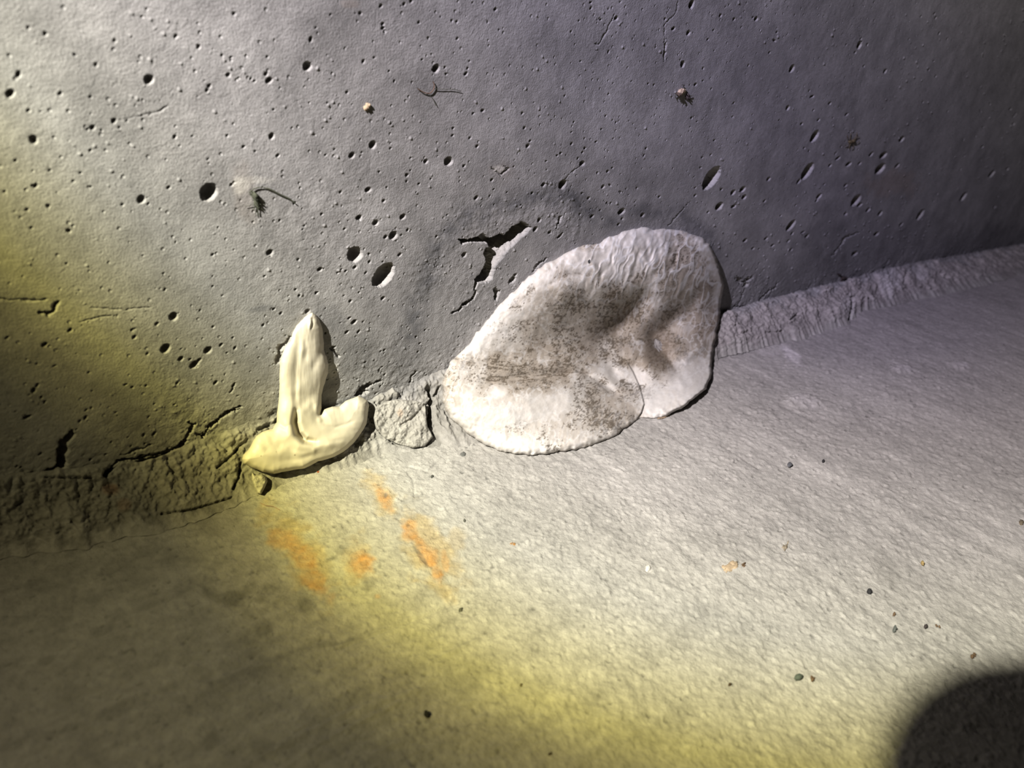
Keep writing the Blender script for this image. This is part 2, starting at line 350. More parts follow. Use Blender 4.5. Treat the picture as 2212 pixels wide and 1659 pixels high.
def lerp(a, b, t): return a*(1 - t[..., None]) + np.asarray(b)*t[..., None]
def blobs(px, py, lst, wob):
    """soft irregular stains: (x, y, long, short, tilt from vertical to the right, strength)"""
    s = np.zeros(px.shape)
    for cx, cy, a, b, g, k in lst:
        t = math.radians(g); X = px - cx; Y = py - cy
        u = X*math.sin(t) - Y*math.cos(t); v = X*math.cos(t) + Y*math.sin(t)
        s = np.maximum(s, k*sstep(1.25, .5, np.sqrt((u/a)**2 + (v/b)**2) + wob))
    return s

# ------------------------------------------------------------------ wall
def build_wall():
    xs = graded([(-.7, .05), (-.1, .02), (.0, .0005), (.02, .0004), (.35, .00055), (.7, .0010), (1.1, .0019), (1.45, .003), (1.6, .03), (2.6, .08)])
    zs = graded([(-.02, .004), (.012, .0005), (.03, .00038), (.2, .00038), (.26, .00045), (.335, .0007), (.36, .01), (.6, .04), (1.1, .06)])
    X, Z = np.meshgrid(xs, zs, indexing='ij')
    P = np.stack([X, np.zeros_like(X), Z], -1)
    px, py = project(P)
    sc = np.linalg.norm(P - CAM, axis=-1)/FPX
    dep = carve(px, py, sc, X, Z)
    # relief
    rough = .00010 + .00022*sstep(.045, .0, Z - z_up(X))
    ring = blobs(px, py, [(935,560,110,40,25,1),(1060,470,50,110,0,.9),(1210,455,60,90,80,1),(1040,640,90,90,0,.6),(820,760,80,60,0,.55),
                          (640,830,90,60,0,.6),(700,560,230,160,60,.28),(1620,610,60,60,0,.35),(1450,500,40,90,0,.5),(400,900,60,180,70,.6)], .3*fbm(X, Z, .02, 31))
    rough = rough + .00022*ring
    h = rough*fbm(X, Z, .0042, 41, 4, .7) + .0005*fbm(X, Z, .09, 42, 2)
    bx = (0, 1.3, 0, .33); near = sstep(.07, 0, Z - z_up(X))
    dG = np.clip(.12 + .5*fbm(X, Z, .035, 46) + .7*ring + .3*near, 0, 1)
    h = h + scatter(X, Z, 12000, 1, .0003, .0008, dG, 1, .6, box=bx)
    dP = np.clip(.20 + .7*fbm(X, Z, .05, 48) + .4*near, .04, 1)*sstep(-.02, .14, X + .25*(.15 - Z))
    pn = scatter(X, Z, 3600, 2, .0003, .00075, dP, 1, 1.6, box=bx); dep = np.maximum(dep, pn)
    # the broken lower edge: the skin of the wall breaks away over the mortar
    h = h - .0012*sstep(.010, 0, Z - z_up(X))*np.clip(fbm(X, Z, .008, 49), 0, 1)
    P[..., 1] = -(h - dep)
    P[..., 1] += .012*sstep(0, -.004, Z - z_up(X) + .002)          # tucks in behind the mortar
    # colour
    n1 = fbm(X, Z, .05, 51, 5); n2 = fbm(X, Z, .012, 52, 4)
    base = np.stack([.318 + 0*X, .310 + 0*X, .306 + 0*X], -1)*(1 + .18*n1 + .17*n2)[..., None]
    wb = .35*fbm(X, Z, .02, 53)
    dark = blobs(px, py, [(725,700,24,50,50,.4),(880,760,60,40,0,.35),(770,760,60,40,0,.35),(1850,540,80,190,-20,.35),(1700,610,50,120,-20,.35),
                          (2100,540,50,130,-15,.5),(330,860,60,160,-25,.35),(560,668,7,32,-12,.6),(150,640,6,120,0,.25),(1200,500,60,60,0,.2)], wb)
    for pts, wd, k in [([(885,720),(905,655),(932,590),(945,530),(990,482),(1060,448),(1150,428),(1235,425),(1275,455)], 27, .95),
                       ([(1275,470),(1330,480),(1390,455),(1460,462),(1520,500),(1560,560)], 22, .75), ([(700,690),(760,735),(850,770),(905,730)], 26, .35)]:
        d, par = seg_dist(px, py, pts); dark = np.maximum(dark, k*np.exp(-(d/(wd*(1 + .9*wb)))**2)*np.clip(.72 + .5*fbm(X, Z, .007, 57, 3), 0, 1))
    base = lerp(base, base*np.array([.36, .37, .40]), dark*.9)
    lite = blobs(px, py, [(520,400,24,18,0,.8),(550,388,8,40,0,.4),(700,900,30,60,0,.2),(720,800,18,14,0,.7),(1700,470,14,12,0,.2),(1080,365,8,16,0,.6)], .4*fbm(X, Z, .01, 54))
    base = lerp(base, np.array([.62, .60, .56]), lite)
    rust = blobs(px, py, [(760,8,10,20,0,.2),(1930,395,30,60,0,.30),(1080,370,26,34,0,.1),(530,420,26,70,80,.15)], .4*fbm(X, Z, .01, 55))
    base = lerp(base, np.array([.30, .22, .16]), rust)
    speck = sstep(.86, .95, vnoise(X, Z, .0013, 56)); base = lerp(base, base*.55, speck*.6)
    # inside holes the fresh cement is paler than the grimy skin
    base = lerp(base, np.array([.42, .40, .38]), sstep(.0004, .0016, dep)*.7)
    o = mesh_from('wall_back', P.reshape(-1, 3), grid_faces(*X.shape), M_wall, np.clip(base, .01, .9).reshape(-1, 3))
    structure(o, 'grey cast concrete wall pitted with bug holes and small cracks')
build_wall()

# ------------------------------------------------------------------ floor
def build_floor():
    xs = graded([(-.7, .05), (-.1, .02), (-.02, .0008), (.3, .0008), (.5, .0013), (.9, .0025), (1.3, .005), (1.6, .04), (2.6, .08)])
    ys = -graded([(-.03, .01), (.015, .0012), (.03, .0006), (.2, .0006), (.37, .0007), (.39, .01), (.8, .06), (1.4, .08)])
    X, Y = np.meshgrid(xs, ys, indexing='ij')
    P = np.stack([X, Y, np.zeros_like(X)], -1)
    px, py = project(P)
    n = fbm(X, Y, .0048, 61, 4, .65)
    right = sstep(.20, .34, X + .3*(Y + .15))
    streak = fbm(X, Y, .010, 62, 4, .6, sy=.07)
    along = fbm(X, Y, .09, 63, 4, .6, sy=.006)
    h = .00030*n*(.55 + .6*sstep(.02, .2, X - .1)) + .00026*fbm(X, Y, .0021, 60, 2, .7) + right*.00028*streak + (1 - right)*.0003*along + .0010*fbm(X, Y, .12, 64, 2)
    pits = sstep(.7, .93, vnoise(X, Y, .003, 65)); h = h - .0005*pits*sstep(-.2, .5, fbm(X, Y, .04, 66))
    bumps = blobs(px, py, [(1950,797,10,26,5,.7),(2075,790,9,22,5,.6),(1745,866,14,46,8,1),(1650,890,8,26,20,.5),(1540,780,24,12,40,.4)], .5*fbm(X, Y, .006, 67))
    h = h + bumps*.0016*(1 + .6*fbm(X, Y, .004, 68))
    for pts, wd, dm in [([(480,1690),(590,1620),(750,1540),(900,1492)], 7, .0007), ([(560,1700),(700,1600),(860,1520)], 5, .0006),
                        ([(740,1400),(840,1362),(1000,1300)], 3, -.0006), ([(930,1430),(1030,1385)], 4, .0006),
                        ([(100,1530),(260,1480),(430,1420)], 8, -.0005), ([(340,1500),(520,1440),(700,1380)], 7, -.0005),
                        ([(1700,880),(1770,910)], 3, -.0006), ([(1560,960),(1640,1010)], 2.5, -.0006), ([(1720,930),(1760,945)], 2.5, -.0006),
                        ([(880,1010),(925,1020),(960,985)], 2, -.0006), ([(880,1022),(893,1040),(896,1075)], 2, -.0007)]:
        Q = np.array(pts); m = (px > Q[:, 0].min() - 25) & (px < Q[:, 0].max() + 25) & (py > Q[:, 1].min() - 25) & (py < Q[:, 1].max() + 25)
        if m.any():
            d, par = seg_dist(px[m], py[m], pts); h[m] = h[m] + dm*np.exp(-(d/wd)**2)
    bx = (0, 1.1, -.36, -.015); dF = np.clip(.5 + .5*fbm(X, Y, .05, 69), 0, 1)
    gr = scatter(X, Y, 16000, 3, .0005, .0011, dF, 1, .40, box=bx); pt = scatter(X, Y, 6000, 4, .0005, .0010, dF, 1, .6, box=bx)
    h = h + gr - pt
    P[..., 2] = h
    n1 = fbm(X, Y, .06, 71, 5); n2 = fbm(X, Y, .010, 72, 4)
    base = np.stack([.435 + 0*X, .415 + 0*X, .385 + 0*X], -1)*(1 + .10*n1 + .10*n2 + .10*n)[..., None]
    sk = fbm(X, Y, .006, 73, 3, .6, sy=.06)*right + fbm(X, Y, .06, 74, 3, .6, sy=.005)*(1 - right)
    base *= (1 + .09*sk)[..., None]
    wob = .45*fbm(X, Y, .009, 75)
    dark = blobs(px, py, [(660,1305,22,18,0,.6),(795,1265,18,18,0,.5),(735,1190,12,14,-20,.4),(715,1208,5,18,-25,.5),(640,1120,5,20,-20,.35),
                          (100,1425,10,22,-10,.5),(455,1595,22,16,20,.45),(560,1610,20,26,0,.3),(220,1360,12,28,-20,.3),(1000,1470,40,60,0,.2),(1100,1600,60,90,0,.15),
                          (1930,1240,60,30,-25,.22),(900,1600,40,160,-20,.15),(1690,1590,10,16,0,.2)], wob)
    sp = .55 + .6*fbm(X, Y, .006, 80, 3)
    for pts, wd, k in [([(450,1280),(500,1290),(545,1278),(590,1280)], 14, .75), ([(500,1292),(535,1325),(572,1362)], 12, .8), ([(540,1370),(545,1420),(560,1450)], 18, .35),
                       ([(690,1395),(740,1390),(830,1355)], 4, .5), ([(310,1290),(345,1278)], 3, .5), ([(0,1620),(180,1560),(330,1500),(440,1440)], 8, .3), ([(450,1480),(600,1420),(690,1385)], 6, .35),
                       ([(60,1265),(100,1250)], 6, .5), ([(885,1062),(896,1080)], 3, .6), ([(690,1520),(760,1500)], 7, .3)]:
        d, par = seg_dist(px, py, pts); dark = np.maximum(dark, k*np.clip(sp, 0, 1)*sstep(1.9, .5, d/wd + wob*1.6))
    base = lerp(base, np.array([.13, .125, .11]), dark*.85)
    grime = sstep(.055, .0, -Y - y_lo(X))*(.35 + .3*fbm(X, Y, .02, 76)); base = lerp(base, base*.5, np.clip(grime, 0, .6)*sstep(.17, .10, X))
    halo = blobs(px, py, [(825,1075,58,28,-30,.5),(925,1190,100,48,-32,.55),(775,1215,50,38,0,.45),(650,1200,120,48,-35,.5),(985,1170,30,26,0,.3)], wob)
    base = lerp(base, base*np.array([1.12, .86, .38]), halo)
    rust = blobs(px, py, [(828,1078,36,15,-30,.9),(885,1152,30,18,-25,.9),(920,1198,46,17,-34,.85),(945,1240,14,22,70,.9),(962,1222,20,9,-10,.7),(780,1217,27,30,0,.95),
                          (645,1195,52,26,-40,.75),(685,1262,40,22,-42,.7),(600,1165,26,22,-30,.5),(815,1290,8,10,0,.8),(715,1290,12,18,-40,.4)], wob)
    rust = rust*(.75 + .35*fbm(X, Y, .004, 77))
    base = lerp(base, np.array([.58, .265, .055])*(1 + .25*fbm(X, Y, .003, 81, 3))[..., None], np.clip(rust*1.05, 0, 1)*.74)
    core = blobs(px, py, [(905,1200,42,5,-36,.8),(833,1071,6,4,0,.9),(648,1205,5,7,0,.4)], wob); base = lerp(base, np.array([.16, .15, .13]), core*.7)
    lite = blobs(px, py, [(1712,768,34,13,-48,1),(1660,760,8,26,0,.25),(1745,866,12,44,8,.35),(1950,797,8,24,5,.5),(2075,790,7,20,5,.4),(1400,1235,6,6,0,.8),(1420,905,8,30,-20,.2)], wob)
    base = lerp(base, np.array([.72, .68, .66]), lite*.75)
    tint = sstep(.3, .8, X); base = lerp(base, base*np.array([.96, .93, .98]), tint)
    speck = sstep(.80, .92, vnoise(X, Y, .0021, 78)); base = lerp(base, base*.45, speck*.55*sstep(-.5, .5, fbm(X, Y, .03, 79)))
    base = lerp(base, base*.5, np.clip(pt/.0006, 0, 1)*.8)
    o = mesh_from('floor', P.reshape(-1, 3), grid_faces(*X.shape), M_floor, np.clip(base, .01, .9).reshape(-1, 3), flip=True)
    structure(o, 'pale trowelled concrete floor with orange rust stains')
build_floor()

# ------------------------------------------------------------------ rough mortar joint between wall and floor
CHUNK_GAPS = [([(228,1024),(246,1002),(262,992),(300,990),(335,982),(375,968),(398,950),(410,925)], 5.5, .007), ([(440,942),(455,930),(480,905)], 4, .005), ([(100,1030),(200,1032)], 2.5, .003), ([(600,905),(590,915),(560,925)], 4, .004), ([(470,1010),(500,985),(520,960)], 3, .003),
              ([(927,838),(935,860),(932,890),(925,925)], 6, .009), ([(812,868),(818,880),(809,905),(818,930),(845,952)], 2.2, .003),
              ([(925,870),(890,905),(870,915)], 2.0, .002), ([(850,958),(880,968),(915,965)], 2.0, .002), ([(935,935),(915,975),(905,990)], 2.2, .002),
              ([(560,1035),(562,1060)], 4, .005), ([(520,1000),(518,1030),(505,1055)], 3, .004), ([(500,1075),(420,1100),(350,1110)], 2.6, .003),
              ([(1842,640),(1842,665),(1836,690)], 3.4, .004), ([(2030,588),(2048,598)], 4, .004), ([(1960,590),(1955,610)], 3, .003), ([(1710,690),(1725,677)], 2.4, .003),
              ([(1655,718),(1690,715)], 1.6, .002), ([(1990,620),(2020,625)], 2, .002), ([(940,855),(950,835)], 3, .004)]
def build_fillet():
    xs = graded([(-.15, .004), (-.01, .0007), (.02, .0005), (.5, .0007), (.8, .0012), (1.3, .003), (1.9, .01)])
    vs = np.linspace(0, 1, 90)
    X, Vv = np.meshgrid(xs, vs, indexing='ij')
    zu = z_up(X); yl = y_lo(X)
    zc = (zu + .001)*(1 - Vv); yc = -(yl + .001)*Vv
    sag = np.sin(Vv*np.pi)
    Xc = np.minimum(X, .3) + np.maximum(X - .3, 0)*.45
    n = fbm(Xc, Vv*.035, .012, 81, 5, .72); fine = vnoise(Xc, Vv*.035, .0016, 83)
    lum = abs(vnoise(Xc, Vv*.035, .007, 84)); ver = fbm(Xc, Vv*.035, .004, 85, 3, .6, sy=.014)
    rt = sstep(.3, .6, X)
    amp = sstep(0, .1, Vv)*sstep(1.02, .6, Vv)
    off = amp*(.0034*n + .0016*lum + .0005*fine + rt*.0009*ver) - .0035*sag*(1 - rt) + .0015*sag*rt
    x184 = float(on_wall(1843, 610)[0]); off = off + amp*rt*(.0035*sstep(x184 + .004, x184 - .004, X + .004*n) - .0012)
    P = np.stack([X, yc - .7*off, zc + .7*off], -1)
    px, py = project(P); dep = np.zeros(X.shape)
    for pts, wd, dm in CHUNK_GAPS:
        Q = np.array(pts); m = (px > Q[:, 0].min() - 14) & (px < Q[:, 0].max() + 14) & (py > Q[:, 1].min() - 14) & (py < Q[:, 1].max() + 14)
        if m.any():
            d, par = seg_dist(px[m], py[m], pts); dep[m] = np.maximum(dep[m], dm*sstep(1.3, .4, d/wd + .3*fine[m]))
    P[..., 1] += .7*dep; P[..., 2] -= .7*dep
    base = np.stack([.30 + 0*X, .285 + 0*X, .26 + 0*X], -1)*(1 + .18*n + .12*fine)[..., None]
    base = lerp(base, np.array([.37, .335, .32])*(1 + .28*n)[..., None], rt*.8)
    wob = .4*fbm(X, Vv*.03, .012, 86)
    wh = blobs(px, py, [(1920,600,26,40,80,.8),(1990,590,16,20,0,.5),(870,900,40,50,0,.6),(1835,660,26,14,0,.4),(770,890,20,30,0,.3)], wob)
    base = lerp(base, np.array([.56, .53, .52]), wh)
    red = blobs(px, py, [(240,1055,14,22,0,.6),(270,1090,14,16,0,.4),(870,893,8,8,0,.4)], wob); base = lerp(base, np.array([.26, .14, .09]), red)
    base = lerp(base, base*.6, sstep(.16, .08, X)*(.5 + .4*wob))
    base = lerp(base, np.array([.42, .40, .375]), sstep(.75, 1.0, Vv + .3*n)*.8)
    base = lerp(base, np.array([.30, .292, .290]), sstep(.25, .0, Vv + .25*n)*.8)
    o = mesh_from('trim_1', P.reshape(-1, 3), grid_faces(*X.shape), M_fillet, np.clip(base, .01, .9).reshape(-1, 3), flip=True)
    structure(o, 'rough broken mortar joint between concrete wall and floor'); return o
TRIM = build_fillet()

# ------------------------------------------------------------------ lumps of putty and plaster pressed into the corner
def base_dist(px, py, k):
    r = rays(px, py); tw = D/np.maximum(r[..., 1], 1e-4); tf = H/np.maximum(-r[..., 2], 1e-4)
    # sloped plane of the mortar joint
    P = CAM + r*np.minimum(tw, tf)[..., None]
    x = np.clip(P[..., 0], -.1, 1.9); zu = z_up_s(x); yl = y_lo_s(x)
    # plane: z/zu + (-y)/yl = 1
    a = (CAM[2]/zu - CAM[1]/yl); b = r[..., 2]/zu - r[..., 1]/yl
    tj = np.clip((1 - a)/np.minimum(b, -1e-4), 0, 9)
    t = np.stack([tw, tf, tj], -1); t0 = t.min(-1)
    return t0 - k*np.log(np.exp(-(t - t0[..., None])/k).sum(-1))
def z_up_s(x): return np.interp(x, ue[:, 0], ue[:, 2])
def y_lo_s(x): return np.interp(x, le[:, 0], -le[:, 1])

def lump(name, poly, thick, paint, mat, step=1.6, k=.004, sink=.002, parent=None, wob_=0):
    Q = np.array(poly)
    gx = np.arange(Q[:, 0].min() - 3*step, Q[:, 0].max() + 3*step, step); gy = np.arange(Q[:, 1].min() - 3*step, Q[:, 1].max() + 3*step, step)
    X, Y = np.meshgrid(gx, gy, indexing='ij')
    sd = poly_sdf(X, Y, poly) + wob_*(fbm(X, Y, 13, 151, 2))
    gX, gY = np.gradient(sd, step); g = np.maximum(np.hypot(gX, gY), .3)
    out = sd < 0
    cell = (~out[:-1, :-1]) | (~out[1:, :-1]) | (~out[1:, 1:]) | (~out[:-1, 1:])
    Xn = np.where(out, X - sd*gX/g/g, X); Yn = np.where(out, Y - sd*gY/g/g, Y); sdn = np.maximum(sd, 0)
    t = base_dist(Xn, Yn, k); sc = t/FPX
    h = thick(Xn, Yn, sdn, sc)
    h = np.where(out, -sink, h)
    P = CAM + rays(Xn, Yn)*(t - h)[..., None]
    col = paint(Xn, Yn, sdn, h)
    F = grid_faces(*X.shape)[cell.ravel()]
    used = np.unique(F); rm = np.full(X.size, -1); rm[used] = np.arange(len(used))
    o = mesh_from(name, P.reshape(-1, 3)[used], rm[F], mat, np.clip(col, .01, .95).reshape(-1, 3)[used], parent, flip=True)
    return o

PATCH = tr([(1370,195),(1300,200),(1240,215),(1200,240),(1150,250),(1090,290),(1000,305),(930,330),(860,370),(790,400),(720,450),(650,510),(590,570),
 (550,610),(500,650),(480,680),(450,720),(400,780),(360,820),(330,860),(310,900),(270,930),(230,970),(195,1010),(165,1080),(155,1150),(155,1230),
 (170,1290),(200,1330),(260,1390),(320,1440),(400,1490),(500,1535),(600,1553),(700,1557),(820,1545),(940,1525),(1050,1500),(1150,1460),(1240,1400),
 (1310,1350),(1340,1338),(1420,1340),(1480,1330),(1580,1280),(1660,1220),(1730,1160),(1760,1080),(1765,1000),(1780,900),(1805,780),(1820,640),
 (1835,540),(1820,470),(1790,380),(1750,300),(1690,250),(1620,225),(1540,210),(1470,200),(1420,207)], 900, 420, 2.765)
def pc(pts): return tr(pts, 900, 420, 2.765)
def strokes(X, Y, lst):
    s = np.zeros(X.shape)
    for pts, wd, amp in lst:
        d, par = seg_dist(X, Y, pts); s = s + amp*np.exp(-(d/wd)**2)*np.clip(np.sin(np.pi*np.clip(par*.86 + .07, 0, 1))*1.5, 0, 1)
    return s
PATCH_STROKES = [
 (pc([(1400,560),(1320,660),(1220,760),(1120,850)]), 26, -.0050),      # central valley
 (pc([(1640,640),(1520,780),(1430,860),(1480,960)]), 26, -.0055),      # deep dimple to the right
 (pc([(1420,860),(1460,930),(1560,1060)]), 13, -.0035),
 (pc([(1230,960),(1330,950),(1400,1040),(1460,1100)]), 24, .0030),     # bulge below the dimple
 (pc([(400,1130),(600,1100),(800,1080),(980,1060)]), 12, -.0022),      # long horizontal crease
 (pc([(980,1060),(1100,1120),(1200,1200)]), 9, -.0022),
 (pc([(450,1160),(750,1180),(1000,1220)]), 30, .0020),
 (pc([(1150,1020),(1210,1110),(1330,1150)]), 12, -.0016),
 (pc([(1560,1080),(1590,1150),(1600,1250)]), 6, .0022),
 (pc([(1590,1000),(1640,960),(1740,880)]), 9, .0022),
 (pc([(1020,350),(1060,430),(1100,480)]), 6, .0022),
 (pc([(780,540),(850,490),(930,470),(1050,480)]), 7, -.0014),
 (pc([(820,600),(900,540),(1040,520),(1200,560)]), 40, .0025),
 (pc([(860,1480),(800,1500),(780,1560)]), 6, -.0012),
 (pc([(1240,230),(1290,300),(1370,420)]), 5, -.0016), (pc([(1330,205),(1370,280),(1390,400)]), 5, -.0018),
 (pc([(1430,205),(1450,280),(1440,380)]), 5, -.0018), (pc([(1500,240),(1560,330),(1540,420)]), 5, -.0014),
 (pc([(1270,260),(1320,330),(1400,440)]), 5, .0012), (pc([(1390,230),(1420,330),(1420,450)]), 6, .0014),
 (pc([(1480,230),(1500,330),(1480,430)]), 5, .0012), (pc([(1560,400),(1520,480),(1530,560)]), 4, .0010),
 (pc([(1610,440),(1580,520),(1560,620)]), 4, .0010), (pc([(1180,260),(1230,300),(1270,350)]), 5, -.0012),
 (pc([(1600,250),(1700,310),(1780,420),(1800,560)]), 5, .0010), (pc([(1700,560),(1640,680),(1650,800)]), 14, -.0020),
 (pc([(300,900),(370,860),(460,780)]), 5, -.0010), (pc([(230,980),(330,960),(350,1010)]), 4, -.0008),
]
def pleat(X, Y):
    n = fbm(X + .30*Y + 5*fbm(X, Y, 30, 97, 2), Y, 12, 94, 2, .55, sy=38)
    return 1 - 2.6*abs(n)
def patch_h(X, Y, sd, sc):
    rt = sstep(1020, 1500, X + .35*(Y - 700))
    e = 1 - np.exp(-sd/(24 + 26*rt))
    r2 = sstep(1430, 1525, X + .12*(Y - 700))*sstep(990, 880, Y)
    q = np.clip(sd/(14 - 8*r2), 0, 1); edge = np.sqrt(q*(2 - q))
    h = edge*(.0055 + .0155*r2) + (.012 + .014*rt - .006*r2)*e
    h = h - .0095*sstep(1430, 1548, X + .10*(Y - 700))*sstep(900, 780, Y)*e + .0040*np.exp(-(((X - 1425)/42)**2 + ((Y - 610)/75)**2))*e
    h = h + .0035*np.exp(-(((X - 1090)/90)**2 + ((Y - 890)/38)**2))*e - .0030*np.exp(-(((X - 1130)/110)**2 + ((Y - 812)/26)**2))*e
    # big hollow of the hand print
    h = h - .0190*np.exp(-(((X - 1345)/105)**2 + ((Y - 745)/90)**2))
    h = h + .0035*np.exp(-(((X - 1180)/60)**2 + ((Y - 640)/60)**2)) + .0045*np.exp(-(((X - 1480)/55)**2 + ((Y - 600)/60)**2)) + .004*np.exp(-(((X - 1120)/130)**2 + ((Y - 880)/45)**2))
    h = h + strokes(X, Y, [(a, w_, k_*(2.1 if w_ > 7 else .8)) for a, w_, k_ in PATCH_STROKES])*e
    # lower left lobe overlaps the right one
    lobe = pc([(1230,960),(1290,1060),(1330,1150),(1356,1250),(1340,1300),(1312,1345)])
    d, par = seg_dist(X, Y, lobe); LP_ = np.array(lobe)
    side = X - np.interp(Y, LP_[:, 1], LP_[:, 0])
    step_ = np.where(side > 0, -.0042, 0)*sstep(960, 1060, (Y - 420)*2.765)*np.exp(-np.abs(side)/34)
    step_ = step_*sstep(0, 2.5, side)
    h = h + step_*edge
    h = h + e*(.0009*fbm(X, Y, 46, 91, 3) + .00018*fbm(X, Y, 12, 92, 3) + .00006*vnoise(X, Y, 3.2, 93))
    top = sstep(690, 550, Y)*sstep(1180, 1330, X)
    pl = pleat(X, Y); h = h + e*top*.0007*pl + e*(1 - top)*.00006*pl*sstep(130, 20, sd)
    h = h + .0006*edge*fbm(X, Y, 18, 95, 2)*np.exp(-sd/14)
    return h
def patch_c(X, Y, sd, h):
    base = np.zeros(X.shape + (3,)) + np.array([.67, .63, .575])
    wob = .5*fbm(X, Y, 34, 101)
    def b(l): return blobs(X, Y, [(900 + x/2.765, 420 + y/2.765, a/2.765, c/2.765, g, k) for x, y, a, c, g, k in l], wob)
    tan = b([(900,750,300,330,0,.55),(1300,800,300,260,0,.85),(1600,560,300,200,-10,.7),(1450,880,200,190,0,.9),(700,1050,170,450,0,.75),(1040,310,30,90,0,.6),
             (260,1120,160,100,0,.5),(1150,1240,190,170,0,.6),(950,1400,130,160,0,.4),(1600,800,240,180,0,.75),(1350,330,60,90,0,.3),(850,540,50,140,-30,.5),(1640,1060,90,90,0,.4),
             (1250,1300,90,120,0,.55),(1680,700,200,130,0,.8),(200,1180,150,60,0,.7),(540,1240,60,140,0,.3),(350,1250,120,120,0,.4),(750,1400,60,250,0,.3)])
    base = lerp(base, np.array([.315, .262, .20])*(1 + .12*fbm(X, Y, 22, 105))[..., None], np.clip(tan*1.15, 0, 1)*.92)
    dens = b([(1080,760,170,330,40,.7),(1250,720,190,200,40,.95),(1180,900,180,200,0,.9),(1380,780,140,150,0,.8),(680,1060,110,420,0,.95),(380,1080,110,140,0,.75),(1020,1150,100,220,0,.8),
              (1100,1300,140,200,20,.95),(850,500,26,90,-35,.8),(620,640,50,120,-50,.7),(540,840,110,140,-30,.6),(1440,1000,130,130,0,.8),(1030,310,26,70,0,.5),(1480,900,130,130,0,1),
              (1650,650,200,160,0,.5),(790,1510,30,60,0,.7),(1600,330,110,120,0,.45),(200,1080,110,50,0,.6),(740,1420,60,200,0,.35),(1230,1180,110,150,0,.8),(900,900,160,300,0,.65),(1350,560,100,300,0,.4)])
    sp = .75*fbm(X + .35*Y, Y, 5.5, 102, 3, .8, sy=4.2) + .5*fbm(X, Y, 26, 106, 3)
    hz = blobs(X, Y, [(1120,808,34,150,6,1)], wob)
    sp = sp*(1 - .6*hz) + hz*.8*fbm(X + 0*Y, Y - .12*X, 22, 108, 3, .8, sy=3.2)
    sp = sp + .55*vnoise(X + .3*Y, Y, 2.6, 107)
    speck = sstep(.34, .80, sp*.75 + dens*.50)*sstep(0, .25, dens)
    base = lerp(base, np.array([.085, .062, .038]), np.clip(speck, 0, 1)*.78)
    fin = sstep(.35, .85, vnoise(X, Y, 3.0, 103))*(.08 + dens*.7)*sstep(-.4, .3, sp); base = lerp(base, np.array([.14, .105, .07]), np.clip(fin, 0, 1)*.7)
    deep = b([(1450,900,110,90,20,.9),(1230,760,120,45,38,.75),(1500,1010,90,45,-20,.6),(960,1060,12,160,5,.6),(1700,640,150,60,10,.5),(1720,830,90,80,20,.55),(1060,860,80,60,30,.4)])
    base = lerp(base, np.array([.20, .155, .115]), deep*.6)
    vein = sstep(.22, .02, abs(fbm(X, Y, 26, 104, 4, .6)))*.75; base = lerp(base, np.array([.74, .715, .68]), vein*sstep(1.2, .2, dens)*.75)
    ridge = sstep(.35, .85, pleat(X, Y))*(sstep(760, 560, Y)*sstep(1150, 1300, X) + .35*sstep(110, 20, sd)); base = lerp(base, np.array([.80, .79, .78]), np.clip(ridge, 0, 1)*.7)
    fresh = b([(1620,1120,130,110,0,.8),(1420,1240,90,80,0,.9),(540,1310,60,240,0,.55),(400,850,60,130,-50,.7),(1350,260,90,150,0,.5),(620,560,40,160,-48,.6)])
    base = lerp(base, np.array([.74, .715, .68]), fresh*.6)
    for pts, wd_, k_ in [(pc([(560,1120),(760,1095),(975,1058)]), 1.6, .7), (pc([(640,1090),(820,1070),(980,1062)]), 1.3, .6), (pc([(980,1060),(1060,1110),(1150,1190)]), 1.8, .6),
                         (pc([(960,1030),(985,1062),(1010,1100)]), 1.6, .7), (pc([(1180,810),(1250,740),(1330,650)]), 5, .55), (pc([(1335,1150),(1358,1250),(1340,1310),(1312,1345)]), 1.6, .6),
                         (pc([(800,530),(850,492),(930,470),(1040,480)]), 3, .55), (pc([(1440,860),(1470,950),(1540,1050)]), 5, .5)]:
        d, par = seg_dist(X + 2*wob, Y + 2*wob, pts); base = lerp(base, np.array([.11, .08, .05]), k_*np.exp(-(d/wd_)**2)*np.clip(.6 + .7*fbm(X, Y, 5, 109, 2), 0, 1))
    pin = np.hypot((X - 1273)/3, (Y - 565)/4.5) < 1
    base[pin] = (.02, .02, .02)
    return base
patch = lump('plaster_patch', PATCH, patch_h, patch_c, M_patch, step=1.35, wob_=1.8, k=.006)
tag(patch, 'large white plaster lump smeared with brown dirt, pressed into the wall and floor corner', 'plaster')

